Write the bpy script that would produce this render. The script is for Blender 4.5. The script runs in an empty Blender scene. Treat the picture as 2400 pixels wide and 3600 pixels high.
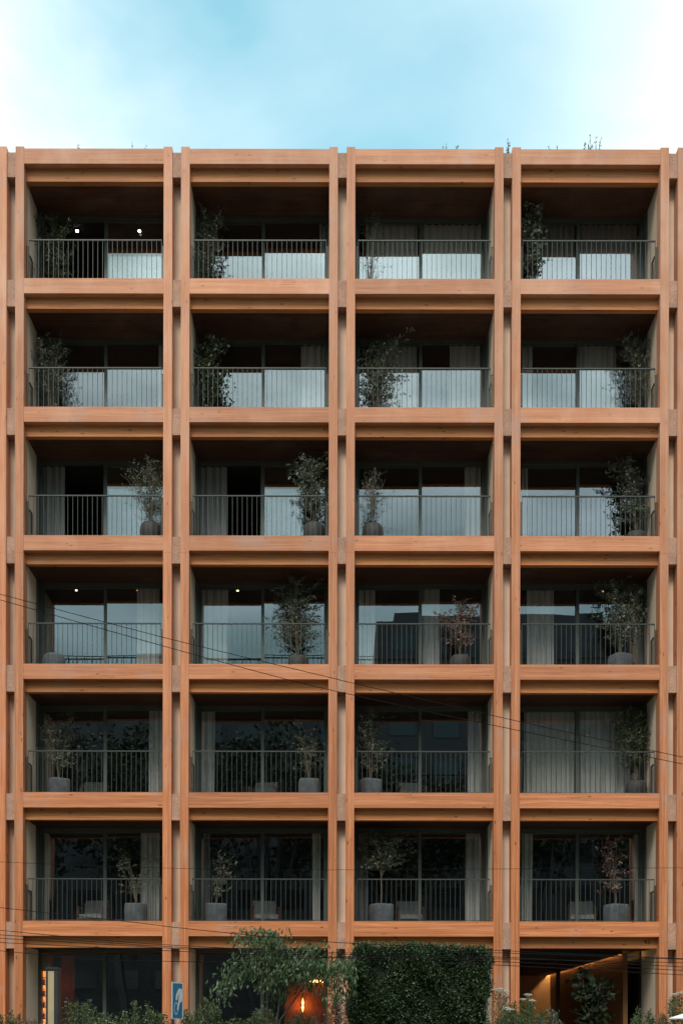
import bpy, math, random
import numpy as np
from mathutils import Vector, Matrix
R = math.radians
sc = bpy.context.scene
C = sc.collection

# ------------------------------------------------------------------ camera
D = 28.0                      # metres from the lens to the front of the facade
PM = 137.14                   # photo pixels per metre on the facade plane
YH = 3640.0                   # photo row of the horizon
cam = bpy.data.cameras.new('camera'); co = bpy.data.objects.new('camera', cam); C.objects.link(co)
cam.sensor_fit = 'HORIZONTAL'; cam.sensor_width = 36.0
cam.lens = 36.0 * D * PM / 2400.0
cam.shift_y = (YH - 1800.0) / 2400.0
cam.clip_end = 2000
co.location = (0, -D, 1.6)
co.rotation_euler = (R(90), R(-0.1), 0)
sc.camera = co
ROLL = R(0.1)

# ------------------------------------------------------------------ world
w = bpy.data.worlds.new('World'); sc.world = w; w.use_nodes = True
nt = w.node_tree; N = nt.nodes; L = nt.links
bg = N['Background']; bg.inputs['Strength'].default_value = 0.1
SUN_EL, SUN_AZ = 52, 196     # azimuth clockwise from +Y: behind the camera, a little left
sky = N.new('ShaderNodeTexSky'); sky.sky_type = 'NISHITA'; sky.sun_disc = False
sky.sun_elevation = R(SUN_EL); sky.sun_rotation = R(SUN_AZ); sky.air_density = 1.0; sky.dust_density = 1.2; sky.ozone_density = 2.0
tc = N.new('ShaderNodeTexCoord')
def wm(op, a, b=None, c=None, clamp=False):
    n = N.new('ShaderNodeMath'); n.operation = op; n.use_clamp = clamp
    for i, v in enumerate((a, b, c)):
        if v is None: continue
        if isinstance(v, (int, float)): n.inputs[i].default_value = v
        else: L.new(v, n.inputs[i])
    return n.outputs[0]
sep = N.new('ShaderNodeSeparateXYZ'); L.new(tc.outputs['Generated'], sep.inputs[0])
no = N.new('ShaderNodeTexNoise'); no.inputs['Scale'].default_value = 1.9; no.inputs['Detail'].default_value = 5; no.inputs['Roughness'].default_value = 0.42
no.inputs['Distortion'].default_value = 0.5
mp = N.new('ShaderNodeMapping'); mp.inputs['Location'].default_value = (3.1, 0.4, 1.7); mp.inputs['Scale'].default_value = (1, 1, 1.3)
L.new(tc.outputs['Generated'], mp.inputs[0]); L.new(mp.outputs[0], no.inputs['Vector'])
# cloud banks thicken away from the clear patch high over the roof
dxn = wm('SUBTRACT', sep.outputs[0], 0.03)
ax = wm('ABSOLUTE', dxn)
no2 = N.new('ShaderNodeTexNoise'); no2.inputs['Scale'].default_value = 5.5; no2.inputs['Detail'].default_value = 6; no2.inputs['Roughness'].default_value = 0.5; no2.inputs['Distortion'].default_value = 0.25
mp2 = N.new('ShaderNodeMapping'); mp2.inputs['Rotation'].default_value = (0, R(35), 0); mp2.inputs['Scale'].default_value = (.8, 1, 2.1); mp2.inputs['Location'].default_value = (.7, 2.2, .1)
L.new(tc.outputs['Generated'], mp2.inputs[0]); L.new(mp2.outputs[0], no2.inputs['Vector'])
bank = wm('MULTIPLY', wm('POWER', ax, 2.0), wm('ADD', wm('MULTIPLY', no2.outputs[0], 27.0), 0.0))
cloud = wm('ADD', wm('ADD', bank, wm('MULTIPLY', wm('SUBTRACT', no2.outputs[0], 0.5), 0.9)), wm('MULTIPLY', wm('SUBTRACT', no.outputs[0], 0.40), 1.5))
rear = wm('LESS_THAN', sep.outputs[1], 0.0)
cl_f = wm('MULTIPLY', wm('ADD', cloud, 0.12), 1.0, clamp=True)
cl_r = wm('ADD', wm('MULTIPLY', wm('SUBTRACT', no.outputs[0], 0.5), 0.4), 0.88, clamp=True)
mixf = N.new('ShaderNodeMix'); mixf.data_type = 'FLOAT'
L.new(rear, mixf.inputs['Factor']); L.new(cl_f, mixf.inputs['A']); L.new(cl_r, mixf.inputs['B'])
mx = N.new('ShaderNodeMix'); mx.data_type = 'RGBA'
tint = N.new('ShaderNodeMix'); tint.data_type = 'RGBA'; tint.blend_type = 'MULTIPLY'; tint.inputs['Factor'].default_value = 1
L.new(sky.outputs[0], tint.inputs['A']); tint.inputs['B'].default_value = (2.3, 3.85, 2.72, 1)
# cloud colour: bright veil ahead, greyer layer behind
cc = N.new('ShaderNodeMix'); cc.data_type = 'RGBA'
L.new(rear, cc.inputs['Factor']); cc.inputs['A'].default_value = (9.0, 10.3, 10.6, 1); 
hz = N.new('ShaderNodeMapRange'); hz.interpolation_type = 'SMOOTHSTEP'; L.new(sep.outputs[2], hz.inputs[0])
hz.inputs['From Min'].default_value = .26; hz.inputs['From Max'].default_value = .68
rc = N.new('ShaderNodeMix'); rc.data_type = 'RGBA'; L.new(hz.outputs[0], rc.inputs['Factor'])
rc.inputs['A'].default_value = (3.1, 3.9, 4.5, 1); rc.inputs['B'].default_value = (15.0, 16.2, 16.8, 1)
rv = N.new('ShaderNodeMix'); rv.data_type = 'RGBA'; rv.blend_type = 'MULTIPLY'; rv.inputs['Factor'].default_value = 1
L.new(rc.outputs['Result'], rv.inputs['A']); gry = N.new('ShaderNodeMapRange'); gry.inputs['From Min'].default_value = .36; gry.inputs['From Max'].default_value = .64
gry.inputs['To Min'].default_value = .42; gry.inputs['To Max'].default_value = 1.4; L.new(no2.outputs[0], gry.inputs[0]); L.new(gry.outputs[0], rv.inputs['B'])
L.new(rv.outputs['Result'], cc.inputs['B'])
L.new(mixf.outputs['Result'], mx.inputs['Factor']); L.new(tint.outputs['Result'], mx.inputs['A']); L.new(cc.outputs['Result'], mx.inputs['B'])
L.new(mx.outputs['Result'], bg.inputs['Color'])

# ------------------------------------------------------------------ sun (veiled by cloud)
sl = bpy.data.lights.new('sun', 'SUN'); so = bpy.data.objects.new('sun', sl); C.objects.link(so)
sl.energy = 1.7; sl.angle = R(18); sl.color = (1.0, 0.93, 0.84)
d = Vector((math.sin(R(SUN_AZ)) * math.cos(R(SUN_EL)), math.cos(R(SUN_AZ)) * math.cos(R(SUN_EL)), math.sin(R(SUN_EL))))
so.rotation_euler = (-d).to_track_quat('-Z', 'Y').to_euler()

sc.view_settings.view_transform = 'Standard'; sc.view_settings.look = 'None'
sc.view_settings.exposure = 0.25; sc.view_settings.gamma = 1.0
sc.render.engine = 'CYCLES'
sc.cycles.use_denoising = True
sc.cycles.max_bounces = 6; sc.cycles.diffuse_bounces = 2; sc.cycles.glossy_bounces = 3; sc.cycles.transparent_max_bounces = 8; sc.cycles.transmission_bounces = 4
sc.cycles.sample_clamp_indirect = 4.0

# ------------------------------------------------------------------ helpers
def at(px, py, y):
    """photo pixel -> world point on the plane at depth y"""
    ux = px - (YH - py) * ROLL; uy = py - (px - 1200) * ROLL
    s = PM * D / (D + y)
    return Vector(((ux - 1200) / s, y, 1.6 + (YH - uy) / s))

class MB:
    def __init__(self): self.v = []; self.f = []; self.m = []
    def box(self, a, b, mat=0):
        x0, y0, z0 = a; x1, y1, z1 = b; n = len(self.v)
        self.v += [(x0,y0,z0),(x1,y0,z0),(x1,y1,z0),(x0,y1,z0),(x0,y0,z1),(x1,y0,z1),(x1,y1,z1),(x0,y1,z1)]
        for q in ((0,3,2,1),(4,5,6,7),(0,1,5,4),(1,2,6,5),(2,3,7,6),(3,0,4,7)): self.f.append(tuple(n+i for i in q)); self.m.append(mat)
        return self
    def quad(self, p, mat=0):
        n = len(self.v); self.v += [tuple(q) for q in p]; self.f.append(tuple(range(n, n+len(p)))); self.m.append(mat); return self
    def tube(self, pts, rad, k=5, mat=0, cap=True):
        pts = [Vector(p) for p in pts]
        if not hasattr(rad, '__len__'): rad = [rad]*len(pts)
        n0 = len(self.v)
        for i, p in enumerate(pts):
            t = (pts[min(i+1, len(pts)-1)] - pts[max(i-1, 0)])
            t = t.normalized() if t.length > 1e-9 else Vector((0,0,1))
            u = t.cross(Vector((0.13, 0.97, 0.2))); u = u.normalized() if u.length > 1e-4 else Vector((1,0,0))
            v = t.cross(u)
            for j in range(k):
                a = 2*math.pi*j/k
                self.v.append(tuple(p + (u*math.cos(a) + v*math.sin(a))*rad[i]))
        for i in range(len(pts)-1):
            for j in range(k):
                a = n0+i*k+j; b = n0+i*k+(j+1) % k
                self.f.append((a, b, b+k, a+k)); self.m.append(mat)
        if cap:
            self.f.append(tuple(n0+j for j in range(k))[::-1]); self.m.append(mat)
            self.f.append(tuple(n0+(len(pts)-1)*k+j for j in range(k))); self.m.append(mat)
        return self
    def lathe(self, c, prof, k=20, mat=0, sq=1.0, rz=0.0):
        """prof = [(r,z)...]; sq<1 makes the plan a rounded square"""
        n0 = len(self.v)
        for r, z in prof:
            for j in range(k):
                a = 2*math.pi*j/k
                q = (abs(math.cos(a))**(2/sq) + abs(math.sin(a))**(2/sq))**(-sq/2) if sq < 1 else 1
                self.v.append((c[0]+r*q*math.cos(a+rz), c[1]+r*q*math.sin(a+rz), c[2]+z))
        for i in range(len(prof)-1):
            for j in range(k):
                a = n0+i*k+j; b = n0+i*k+(j+1) % k
                self.f.append((a, b, b+k, a+k)); self.m.append(mat)
        return self
    def np_quads(self, V, nper=4, mat=0):
        n = len(self.v); self.v += [tuple(x) for x in V.reshape(-1, 3).tolist()]
        for i in range(V.shape[0]):
            self.f.append(tuple(range(n+i*nper, n+(i+1)*nper))); self.m.append(mat)
        return self
    def build(self, name, mats, parent=None, smooth=False):
        me = bpy.data.meshes.new(name); me.from_pydata(self.v, [], self.f)
        mats = mats if isinstance(mats, (list, tuple)) else [mats]
        for m in mats: me.materials.append(m)
        if len(mats) > 1: me.polygons.foreach_set('material_index', self.m)
        if smooth: me.polygons.foreach_set('use_smooth', [True]*len(self.f))
        me.update()
        o = bpy.data.objects.new(name, me); C.objects.link(o)
        if parent:
            o.parent = parent
            o.matrix_parent_inverse = Matrix.Translation(-world_loc(parent))
        return o
def world_loc(o):
    v = Vector(o.location)
    while o.parent:
        v = v + o.matrix_parent_inverse.translation + 0*v if False else o.matrix_parent_inverse @ v
        o = o.parent; v = v + Vector(o.location)
    return v
def tag(o, label=None, cat=None, group=None, kind=None):
    if label: o['label'] = label
    if cat: o['category'] = cat
    if group: o['group'] = group
    if kind: o['kind'] = kind
    return o
def empty(name, loc, label, cat, group=None):
    o = bpy.data.objects.new(name, None); C.objects.link(o); o.location = loc; o.empty_display_size = 0.2
    return tag(o, label, cat, group)

# ------------------------------------------------------------------ materials
def mat_new(name):
    m = bpy.data.materials.new(name); m.use_nodes = True
    return m, m.node_tree.nodes, m.node_tree.links, m.node_tree.nodes['Principled BSDF']
def simple(name, col, rough=0.6, var=0.12, scale=8.0, metal=0.0, spec=None, bump=0.0):
    m, N, L, p = mat_new(name)
    g = N.new('ShaderNodeNewGeometry'); n = N.new('ShaderNodeTexNoise'); n.inputs['Scale'].default_value = scale; n.inputs['Detail'].default_value = 4
    L.new(g.outputs['Position'], n.inputs['Vector'])
    r = N.new('ShaderNodeValToRGB'); r.color_ramp.elements[0].position = .3; r.color_ramp.elements[1].position = .7
    r.color_ramp.elements[0].color = tuple(c*(1-var) for c in col)+(1,); r.color_ramp.elements[1].color = tuple(min(1, c*(1+var)) for c in col)+(1,)
    L.new(n.outputs[0], r.inputs[0]); L.new(r.outputs[0], p.inputs['Base Color'])
    p.inputs['Roughness'].default_value = rough; p.inputs['Metallic'].default_value = metal
    if spec is not None: p.inputs['Specular IOR Level'].default_value = spec
    if bump:
        b = N.new('ShaderNodeBump'); b.inputs['Strength'].default_value = bump; b.inputs['Distance'].default_value = .01
        L.new(n.outputs[0], b.inputs['Height']); L.new(b.outputs[0], p.inputs['Normal'])
    return m
def wood(name, axis, base, dark, light, rough=0.62, sheltered=False):
    """glued laminated timber, grain along axis (0 = x, 2 = z)"""
    m, N, L, p = mat_new(name)
    g = N.new('ShaderNodeNewGeometry'); oi = N.new('ShaderNodeObjectInfo')
    def mapn(scale, off=(0,0,0)):
        mp = N.new('ShaderNodeMapping'); mp.inputs['Scale'].default_value = scale; mp.inputs['Location'].default_value = off
        L.new(g.outputs['Position'], mp.inputs[0]); return mp.outputs[0]
    sw = (lambda a, b, c: (a, b, c)) if axis == 0 else (lambda a, b, c: (c, b, a))
    def noise(vec, det=4, rough=.55, dist=0):
        n = N.new('ShaderNodeTexNoise'); n.inputs['Scale'].default_value = 1; n.inputs['Detail'].default_value = det
        n.inputs['Roughness'].default_value = rough; n.inputs['Distortion'].default_value = dist
        L.new(vec, n.inputs['Vector']); return n.outputs[0]
    def mix(f, a, b, mode='MIX'):
        x = N.new('ShaderNodeMix'); x.data_type = 'RGBA'; x.blend_type = mode
        for s, v in (('Factor', f), ('A', a), ('B', b)):
            if isinstance(v, (float, int)): x.inputs[s].default_value = v
            elif isinstance(v, tuple): x.inputs[s].default_value = v+(1,)
            else: L.new(v, x.inputs[s])
        return x.outputs['Result']
    def ramp(v, a, b, lo=0.0, hi=1.0):
        x = N.new('ShaderNodeMapRange'); x.inputs['From Min'].default_value = a; x.inputs['From Max'].default_value = b
        x.inputs['To Min'].default_value = lo; x.inputs['To Max'].default_value = hi; L.new(v, x.inputs[0]); return x.outputs[0]
    grain = noise(mapn(sw(.7, 9, 26)), 5, .62, .3)
    lam = noise(mapn(sw(.16, 2, 11), (3.3, 0, 1.2)), 1, .3)
    c = mix(ramp(grain, .38, .66), base, light)
    c = mix(ramp(lam, .42, .62, 0, .5), c, tuple(x*.74 for x in base))
    streak = noise(mapn(sw(.9, 14, 48), (7, 3, 5)), 3, .6, .6)
    c = mix(ramp(streak, .57, .70, 0, .75), c, dark)
    # knots: sparse dark ovals
    vo = N.new('ShaderNodeTexVoronoi'); vo.inputs['Scale'].default_value = 1; vo.inputs['Randomness'].default_value = 1
    L.new(mapn(sw(2.6, 3.0, 6.5), (1, 2, 3)), vo.inputs['Vector'])
    sc_ = N.new('ShaderNodeSeparateColor'); L.new(vo.outputs['Color'], sc_.inputs[0])
    kd = ramp(vo.outputs['Distance'], .05, .17, 1, 0)
    gate = ramp(sc_.outputs[0], .35, .5)
    k = N.new('ShaderNodeMath'); k.operation = 'MULTIPLY'; L.new(kd, k.inputs[0]); L.new(gate, k.inputs[1])
    k2 = N.new('ShaderNodeMath'); k2.operation = 'MULTIPLY'; L.new(k.outputs[0], k2.inputs[0]); k2.inputs[1].default_value = .9
    c = mix(k2.outputs[0], c, tuple(x*.55 for x in dark))
    # patchy bleaching; its rise with height paints in the brighter light up the facade
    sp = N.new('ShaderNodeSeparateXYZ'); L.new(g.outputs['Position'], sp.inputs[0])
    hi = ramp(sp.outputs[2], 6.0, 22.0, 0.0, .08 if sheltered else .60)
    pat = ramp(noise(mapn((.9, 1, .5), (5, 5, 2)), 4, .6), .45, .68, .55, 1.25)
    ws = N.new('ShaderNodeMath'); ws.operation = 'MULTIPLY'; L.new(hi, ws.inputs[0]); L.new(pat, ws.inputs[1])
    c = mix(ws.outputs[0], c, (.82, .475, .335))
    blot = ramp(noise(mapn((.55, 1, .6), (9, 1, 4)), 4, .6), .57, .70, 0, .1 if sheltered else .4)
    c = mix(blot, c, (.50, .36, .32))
    hs = N.new('ShaderNodeHueSaturation'); L.new(c, hs.inputs['Color'])
    L.new(ramp(oi.outputs['Random'], 0, 1, .84, 1.10), hs.inputs['Value'])
    L.new(hs.outputs[0], p.inputs['Base Color'])
    p.inputs['Roughness'].default_value = rough; p.inputs['Specular IOR Level'].default_value = .25
    b = N.new('ShaderNodeBump'); b.inputs['Strength'].default_value = .35; b.inputs['Distance'].default_value = .004
    L.new(grain, b.inputs['Height']); L.new(b.outputs[0], p.inputs['Normal'])
    return m
BASE, DARK, LIGHT = (.56, .176, .066), (.25, .068, .028), (.76, .31, .140)
M = {}
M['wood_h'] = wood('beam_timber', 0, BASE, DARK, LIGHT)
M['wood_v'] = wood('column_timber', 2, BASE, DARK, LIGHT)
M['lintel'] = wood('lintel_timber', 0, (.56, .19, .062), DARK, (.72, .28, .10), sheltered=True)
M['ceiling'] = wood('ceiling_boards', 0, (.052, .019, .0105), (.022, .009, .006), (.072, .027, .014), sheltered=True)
def concrete():
    m, N, L, p = mat_new('washed_concrete')
    g = N.new('ShaderNodeNewGeometry')
    n = N.new('ShaderNodeTexNoise'); n.inputs['Scale'].default_value = 38; n.inputs['Detail'].default_value = 3; L.new(g.outputs['Position'], n.inputs['Vector'])
    n2 = N.new('ShaderNodeTexNoise'); n2.inputs['Scale'].default_value = 2.0; n2.inputs['Detail'].default_value = 4; L.new(g.outputs['Position'], n2.inputs['Vector'])
    r = N.new('ShaderNodeValToRGB'); r.color_ramp.elements[0].position = .35; r.color_ramp.elements[1].position = .65
    r.color_ramp.elements[0].color = (.43, .235, .165, 1); r.color_ramp.elements[1].color = (.60, .36, .255, 1)
    L.new(n.outputs[0], r.inputs[0])
    x = N.new('ShaderNodeMix'); x.data_type = 'RGBA'; x.blend_type = 'MULTIPLY'; x.inputs['Factor'].default_value = .7
    r2 = N.new('ShaderNodeValToRGB'); r2.color_ramp.elements[0].position = .3; r2.color_ramp.elements[0].color = (.6, .58, .58, 1); r2.color_ramp.elements[1].position = .7; r2.color_ramp.elements[1].color = (1.1, 1.05, 1, 1)
    L.new(n2.outputs[0], r2.inputs[0]); L.new(r.outputs[0], x.inputs['A']); L.new(r2.outputs[0], x.inputs['B'])
    L.new(x.outputs['Result'], p.inputs['Base Color']); p.inputs['Roughness'].default_value = .95
    b = N.new('ShaderNodeBump'); b.inputs['Strength'].default_value = .5; b.inputs['Distance'].default_value = .01; L.new(n.outputs[0], b.inputs['Height']); L.new(b.outputs[0], p.inputs['Normal'])
    return m
M['block'] = concrete()
M['plaster'] = simple('beige_render', (.80, .60, .45), .9, .10, 1.3, bump=.1)
M['slab'] = simple('slab_concrete', (.22, .20, .18), .9, .2, 3)
M['room'] = simple('room_dark_wall', (.028, .025, .023), .8, .2, 1)  # near-black: the dimness of the upstairs rooms is put into the colour
M['roomwood'] = simple('room_timber_panel', (.20, .06, .03), .6, .3, 2)
M['frame'] = simple('window_aluminium', (.095, .105, .09), .45, .1, 3, metal=.2)
M['rail'] = simple('railing_steel', (.058, .063, .052), .5, .15, 5, metal=.2)
def glass():
    m, N, L, p = mat_new('window_glass'); N.remove(p)
    out = N['Material Output']
    t = N.new('ShaderNodeBsdfTransparent'); t.inputs[0].default_value = (.97, .97, .96, 1)
    g = N.new('ShaderNodeBsdfGlossy'); g.inputs['Roughness'].default_value = .0; g.inputs['Color'].default_value = (.90, .97, 1, 1)
    ge = N.new('ShaderNodeNewGeometry'); n = N.new('ShaderNodeTexNoise'); n.inputs['Scale'].default_value = .9; n.inputs['Detail'].default_value = 1
    L.new(ge.outputs['Position'], n.inputs['Vector'])
    b = N.new('ShaderNodeBump'); b.inputs['Strength'].default_value = .03; b.inputs['Distance'].default_value = .02; L.new(n.outputs[0], b.inputs['Height']); L.new(b.outputs[0], g.inputs['Normal'])
    # two-sided Schlick reflectance of coated double glazing
    dt = N.new('ShaderNodeVectorMath'); dt.operation = 'DOT_PRODUCT'; L.new(ge.outputs['Incoming'], dt.inputs[0]); L.new(ge.outputs['Normal'], dt.inputs[1])
    def mm(op, a, b):
        q = N.new('ShaderNodeMath'); q.operation = op
        for i, v in enumerate((a, b)):
            if isinstance(v, (int, float)): q.inputs[i].default_value = v
            elif v is not None: L.new(v, q.inputs[i])
        return q.outputs[0]
    f5 = mm('POWER', mm('SUBTRACT', 1.0, mm('ABSOLUTE', dt.outputs['Value'], None)), 5.0)
    fr_ = mm('ADD', mm('MULTIPLY', f5, .74), .26)
    x = N.new('ShaderNodeMixShader'); L.new(fr_, x.inputs[0]); L.new(t.outputs[0], x.inputs[1]); L.new(g.outputs[0], x.inputs[2])
    L.new(x.outputs[0], out.inputs[0]); return m
M['glass'] = glass()
M['passage'] = simple('passage_wall_timber', (.22, .095, .035), .6, .1, 2)
M['curtain'] = simple('curtain_cloth', (.54, .53, .505), .9, .06, 3)
M['curtain_grey'] = simple('curtain_cloth_grey', (.27, .265, .26), .9, .06, 3)
M['pot'] = simple('pot_concrete', (.10, .11, .12), .9, .25, 6, bump=.3)
M['pot_dark'] = simple('pot_dark_clay', (.045, .042, .04), .7, .2, 6)
M['soil'] = simple('soil', (.05, .035, .025), .95, .3, 20)
M['bark_dark'] = simple('dark_bark', (.07, .055, .04), .9, .3, 20)
M['bark'] = simple('bark', (.17, .135, .10), .9, .3, 20)
def leafmat(name, c0, c1, rough=.5, spec=.5, trans=.12):
    m, N, L, p = mat_new(name)
    g = N.new('ShaderNodeNewGeometry'); r = N.new('ShaderNodeValToRGB')
    r.color_ramp.elements[0].color = c0+(1,); r.color_ramp.elements[1].color = c1+(1,)
    L.new(g.outputs['Random Per Island'], r.inputs[0]); L.new(r.outputs[0], p.inputs['Base Color'])
    p.inputs['Roughness'].default_value = rough; p.inputs['Specular IOR Level'].default_value = spec
    if trans:
        t = N.new('ShaderNodeBsdfTranslucent'); L.new(r.outputs[0], t.inputs[0])
        x = N.new('ShaderNodeMixShader'); x.inputs[0].default_value = trans
        L.new(p.outputs[0], x.inputs[1]); L.new(t.outputs[0], x.inputs[2]); L.new(x.outputs[0], N['Material Output'].inputs[0])
    return m
M['leaf_olive'] = leafmat('olive_leaf', (.06, .075, .045), (.18, .20, .14))
M['leaf_dark'] = leafmat('dark_leaf', (.03, .045, .02), (.10, .13, .06))
M['leaf_pink'] = leafmat('pinkish_leaf', (.10, .07, .05), (.30, .17, .15))
M['leaf_hedge'] = leafmat('hedge_leaf', (.010, .024, .008), (.045, .088, .024), .42, .5)
M['leaf_tree'] = leafmat('drooping_leaf', (.024, .048, .016), (.075, .128, .044), .45)
M['leaf_shrub'] = leafmat('shrub_leaf', (.03, .05, .015), (.10, .14, .045), .5)
M['leaf_red'] = leafmat('reddish_leaf', (.06, .045, .025), (.16, .10, .06), .5)
M['leaf_far'] = leafmat('street_tree_leaf', (.012, .018, .008), (.035, .05, .022), .7, .2, 0)
M['petal'] = simple('petal', (.75, .72, .58), .7, .1, 20)
M['petal_white'] = simple('white_petal', (.50, .52, .44), .7, .1, 20)
M['wire'] = simple('cable_rubber', (.014, .012, .012), .95, .1, 3, spec=.1)
M['white_cloth'] = simple('white_cloth', (.75, .72, .72), .9, .05, 3)
M['metal_dark'] = simple('dark_metal', (.035, .038, .042), .45, .15, 4)
M['cream'] = simple('cream_panel', (.48, .38, .22), .5, .08, 4)
M['sign_blue'] = simple('sign_blue', (.012, .13, .24), .35, .06, 4)
M['sign_white'] = simple('sign_white', (.55, .55, .54), .4, .06, 9)
M['num'] = simple('number_metal', (.05, .025, .018), .5, .1, 9)
M['chair_wood'] = simple('chair_timber', (.22, .10, .05), .5, .2, 9)
M['cushion'] = simple('cushion', (.42, .42, .40), .9, .08, 9)
M['asphalt'] = simple('asphalt', (.05, .05, .05), .9, .2, 12)
M['paving'] = simple('paving', (.22, .20, .18), .9, .2, 3)
M['ground'] = simple('earth', (.07, .08, .04), .95, .3, 1.2)
M['facade_grey'] = simple('far_render', (.055, .058, .062), .9, .12, .3)
M['facade_white'] = simple('far_white_render', (.40, .38, .37), .9, .08, .3)
M['farwin'] = simple('far_window', (.02, .022, .025), .2, .1, 1)
def emis(name, col, st):
    m, N, L, p = mat_new(name); p.inputs['Base Color'].default_value = (.8, .8, .8, 1)
    p.inputs['Emission Color'].default_value = col+(1,); p.inputs['Emission Strength'].default_value = st; return m
M['lamp_white'] = emis('lamp_white', (1, .9, .78), 30)
M['lamp_warm'] = emis('lamp_warm', (1, .52, .2), 7)
M['lamp_amber'] = emis('lamp_amber', (1, .24, .04), 1.6)
M['strip'] = emis('strip_amber', (1, .50, .16), 5)
M['strip2'] = emis('strip_cove', (1, .52, .17), 46)
M['flame'] = emis('lamp_flame', (1, .36, .07), 5)

# ------------------------------------------------------------------ facade grid
PITCH, X0, CW, BW = 582/PM, (49-1200)/PM, 30/PM, 551/PM
FH = 452.4/PM
def bayx(b): return X0 + b*PITCH                 # left outer edge of the left column of bay b (0..3; -1 and 4 run on past the picture)
def ztop(r): return 1.6 + (YH - (978 + 452.4*(r-1)))/PM + 0.0   # top of the spandrel at the foot of storey r (1 = top)
ZR = 1.6 + (YH - 521.5)/PM                        # top of roof beam
BH = 53/PM
GL = 1.47                                         # glass line
BAYS = range(-1, 5); ROWS = range(1, 7)
BAYN = {-1: 'far left bay', 0: 'leftmost bay', 1: 'second bay from the left', 2: 'third bay from the left', 3: 'rightmost bay', 4: 'far right bay'}
ROWN = {1: 'top storey', 2: 'second storey from the top', 3: 'third storey from the top', 4: 'fourth storey from the top', 5: 'fifth storey down, rightmost bay', 6: 'lowest balcony storey'}
bld = empty('apartment_building', (0, .17, 0), 'six-storey timber-framed apartment building with orange glulam columns and recessed balconies', 'building')
def part(mb, name, mat, parent=bld, smooth=False): return mb.build(name, mat, parent, smooth)

def span(r):                                       # ceiling z and floor z of storey r (7 = ground floor)
    fl = ztop(r) - .05 if r <= 6 else 0.12
    front_bottom = (ztop(r-1) - BH) if r > 1 else ZR - BH
    drop = .284 if r > 1 else .328
    return fl, front_bottom - drop
# columns
for b in BAYS:
    for x in (bayx(b), bayx(b) + BW - CW):
        m = MB()
        joints = [0, ztop(6)-BH-.15, ztop(3)-BH-.06, ZR+.045]
        for i in range(3):
            m.box((x, 0, joints[i] + (.006 if i else 0)), (x+CW, .34, joints[i+1]))
        for z in joints[1:3]: m.box((x+.004, .004, z), (x+CW-.004, .33, z+.006))
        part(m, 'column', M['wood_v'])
# beams, lintels, blocks, walls
for b in BAYS:
    xi0, xi1 = bayx(b)+CW, bayx(b)+BW-CW
    for r in range(0, 7):
        zt = ztop(r) if r else ZR
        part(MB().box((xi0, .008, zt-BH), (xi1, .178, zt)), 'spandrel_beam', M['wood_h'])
        lb = zt - BH - (.284 if r else .328)
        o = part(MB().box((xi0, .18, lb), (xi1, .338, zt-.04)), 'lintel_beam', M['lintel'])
        if r == 0:
            part(MB().box((xi0, .150, zt-BH-.03), (xi1, .179, zt-BH-.001)), 'soffit_trim', M['lintel'])
        # ceiling boards and slab of the storey below
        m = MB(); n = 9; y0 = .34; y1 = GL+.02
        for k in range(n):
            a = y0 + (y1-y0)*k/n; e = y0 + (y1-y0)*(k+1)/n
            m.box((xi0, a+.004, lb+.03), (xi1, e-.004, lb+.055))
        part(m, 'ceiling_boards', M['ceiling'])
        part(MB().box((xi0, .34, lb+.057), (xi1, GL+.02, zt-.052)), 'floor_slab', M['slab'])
for g in range(-1, 6):                              # gaps between bays
    gx0 = bayx(g-1) + BW; gx1 = bayx(g)
    for r in range(0, 7):
        if r == 0: zt, zb = 1.6+(YH-532.5)/PM, 1.6+(YH-619.5)/PM
        else: zt, zb = ztop(r)-.025, ztop(r) - 97/PM
        part(MB().box((gx0, .035, zb), (gx1, 1.1, zt)), 'connector_block', M['block'])
    m = MB()
    # party wall: one storey-high pier per storey so that the slab edges read
    m.box((gx0-CW, .342, 0), (gx1+CW, 6.9, ZR-.1))
    part(m, 'party_wall', M['plaster'])
# rooms behind the glass (one shell per storey and bay)
for b in BAYS:
    xi0, xi1 = bayx(b)+CW, bayx(b)+BW-CW
    for r in range(1, 8):
        fl, ce = span(r)
        if r == 7: continue
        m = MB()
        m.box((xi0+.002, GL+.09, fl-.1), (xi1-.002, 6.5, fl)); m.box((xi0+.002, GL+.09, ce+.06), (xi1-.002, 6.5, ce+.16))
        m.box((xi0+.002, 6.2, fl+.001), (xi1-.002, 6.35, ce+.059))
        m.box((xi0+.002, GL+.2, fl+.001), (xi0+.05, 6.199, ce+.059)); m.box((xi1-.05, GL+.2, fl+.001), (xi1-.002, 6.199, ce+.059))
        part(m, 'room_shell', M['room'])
# roof
part(MB().box((bayx(-1)-.3, .36, ZR-.28), (bayx(4)+BW+.3, 12, ZR-.09)), 'roof', M['slab'])
part(MB().box((bayx(-1)-.3, 11.8, 0), (bayx(4)+BW+.3, 12, ZR-.3)), 'back_wall', M['plaster'])
part(MB().box((bayx(-1)-.5, .36, 0), (bayx(-1)-.3, 12, ZR-.1)), 'end_wall', M['plaster'])
part(MB().box((bayx(4)+BW+.3, .36, 0), (bayx(4)+BW+.5, 12, ZR-.1)), 'end_wall', M['plaster'])

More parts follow.
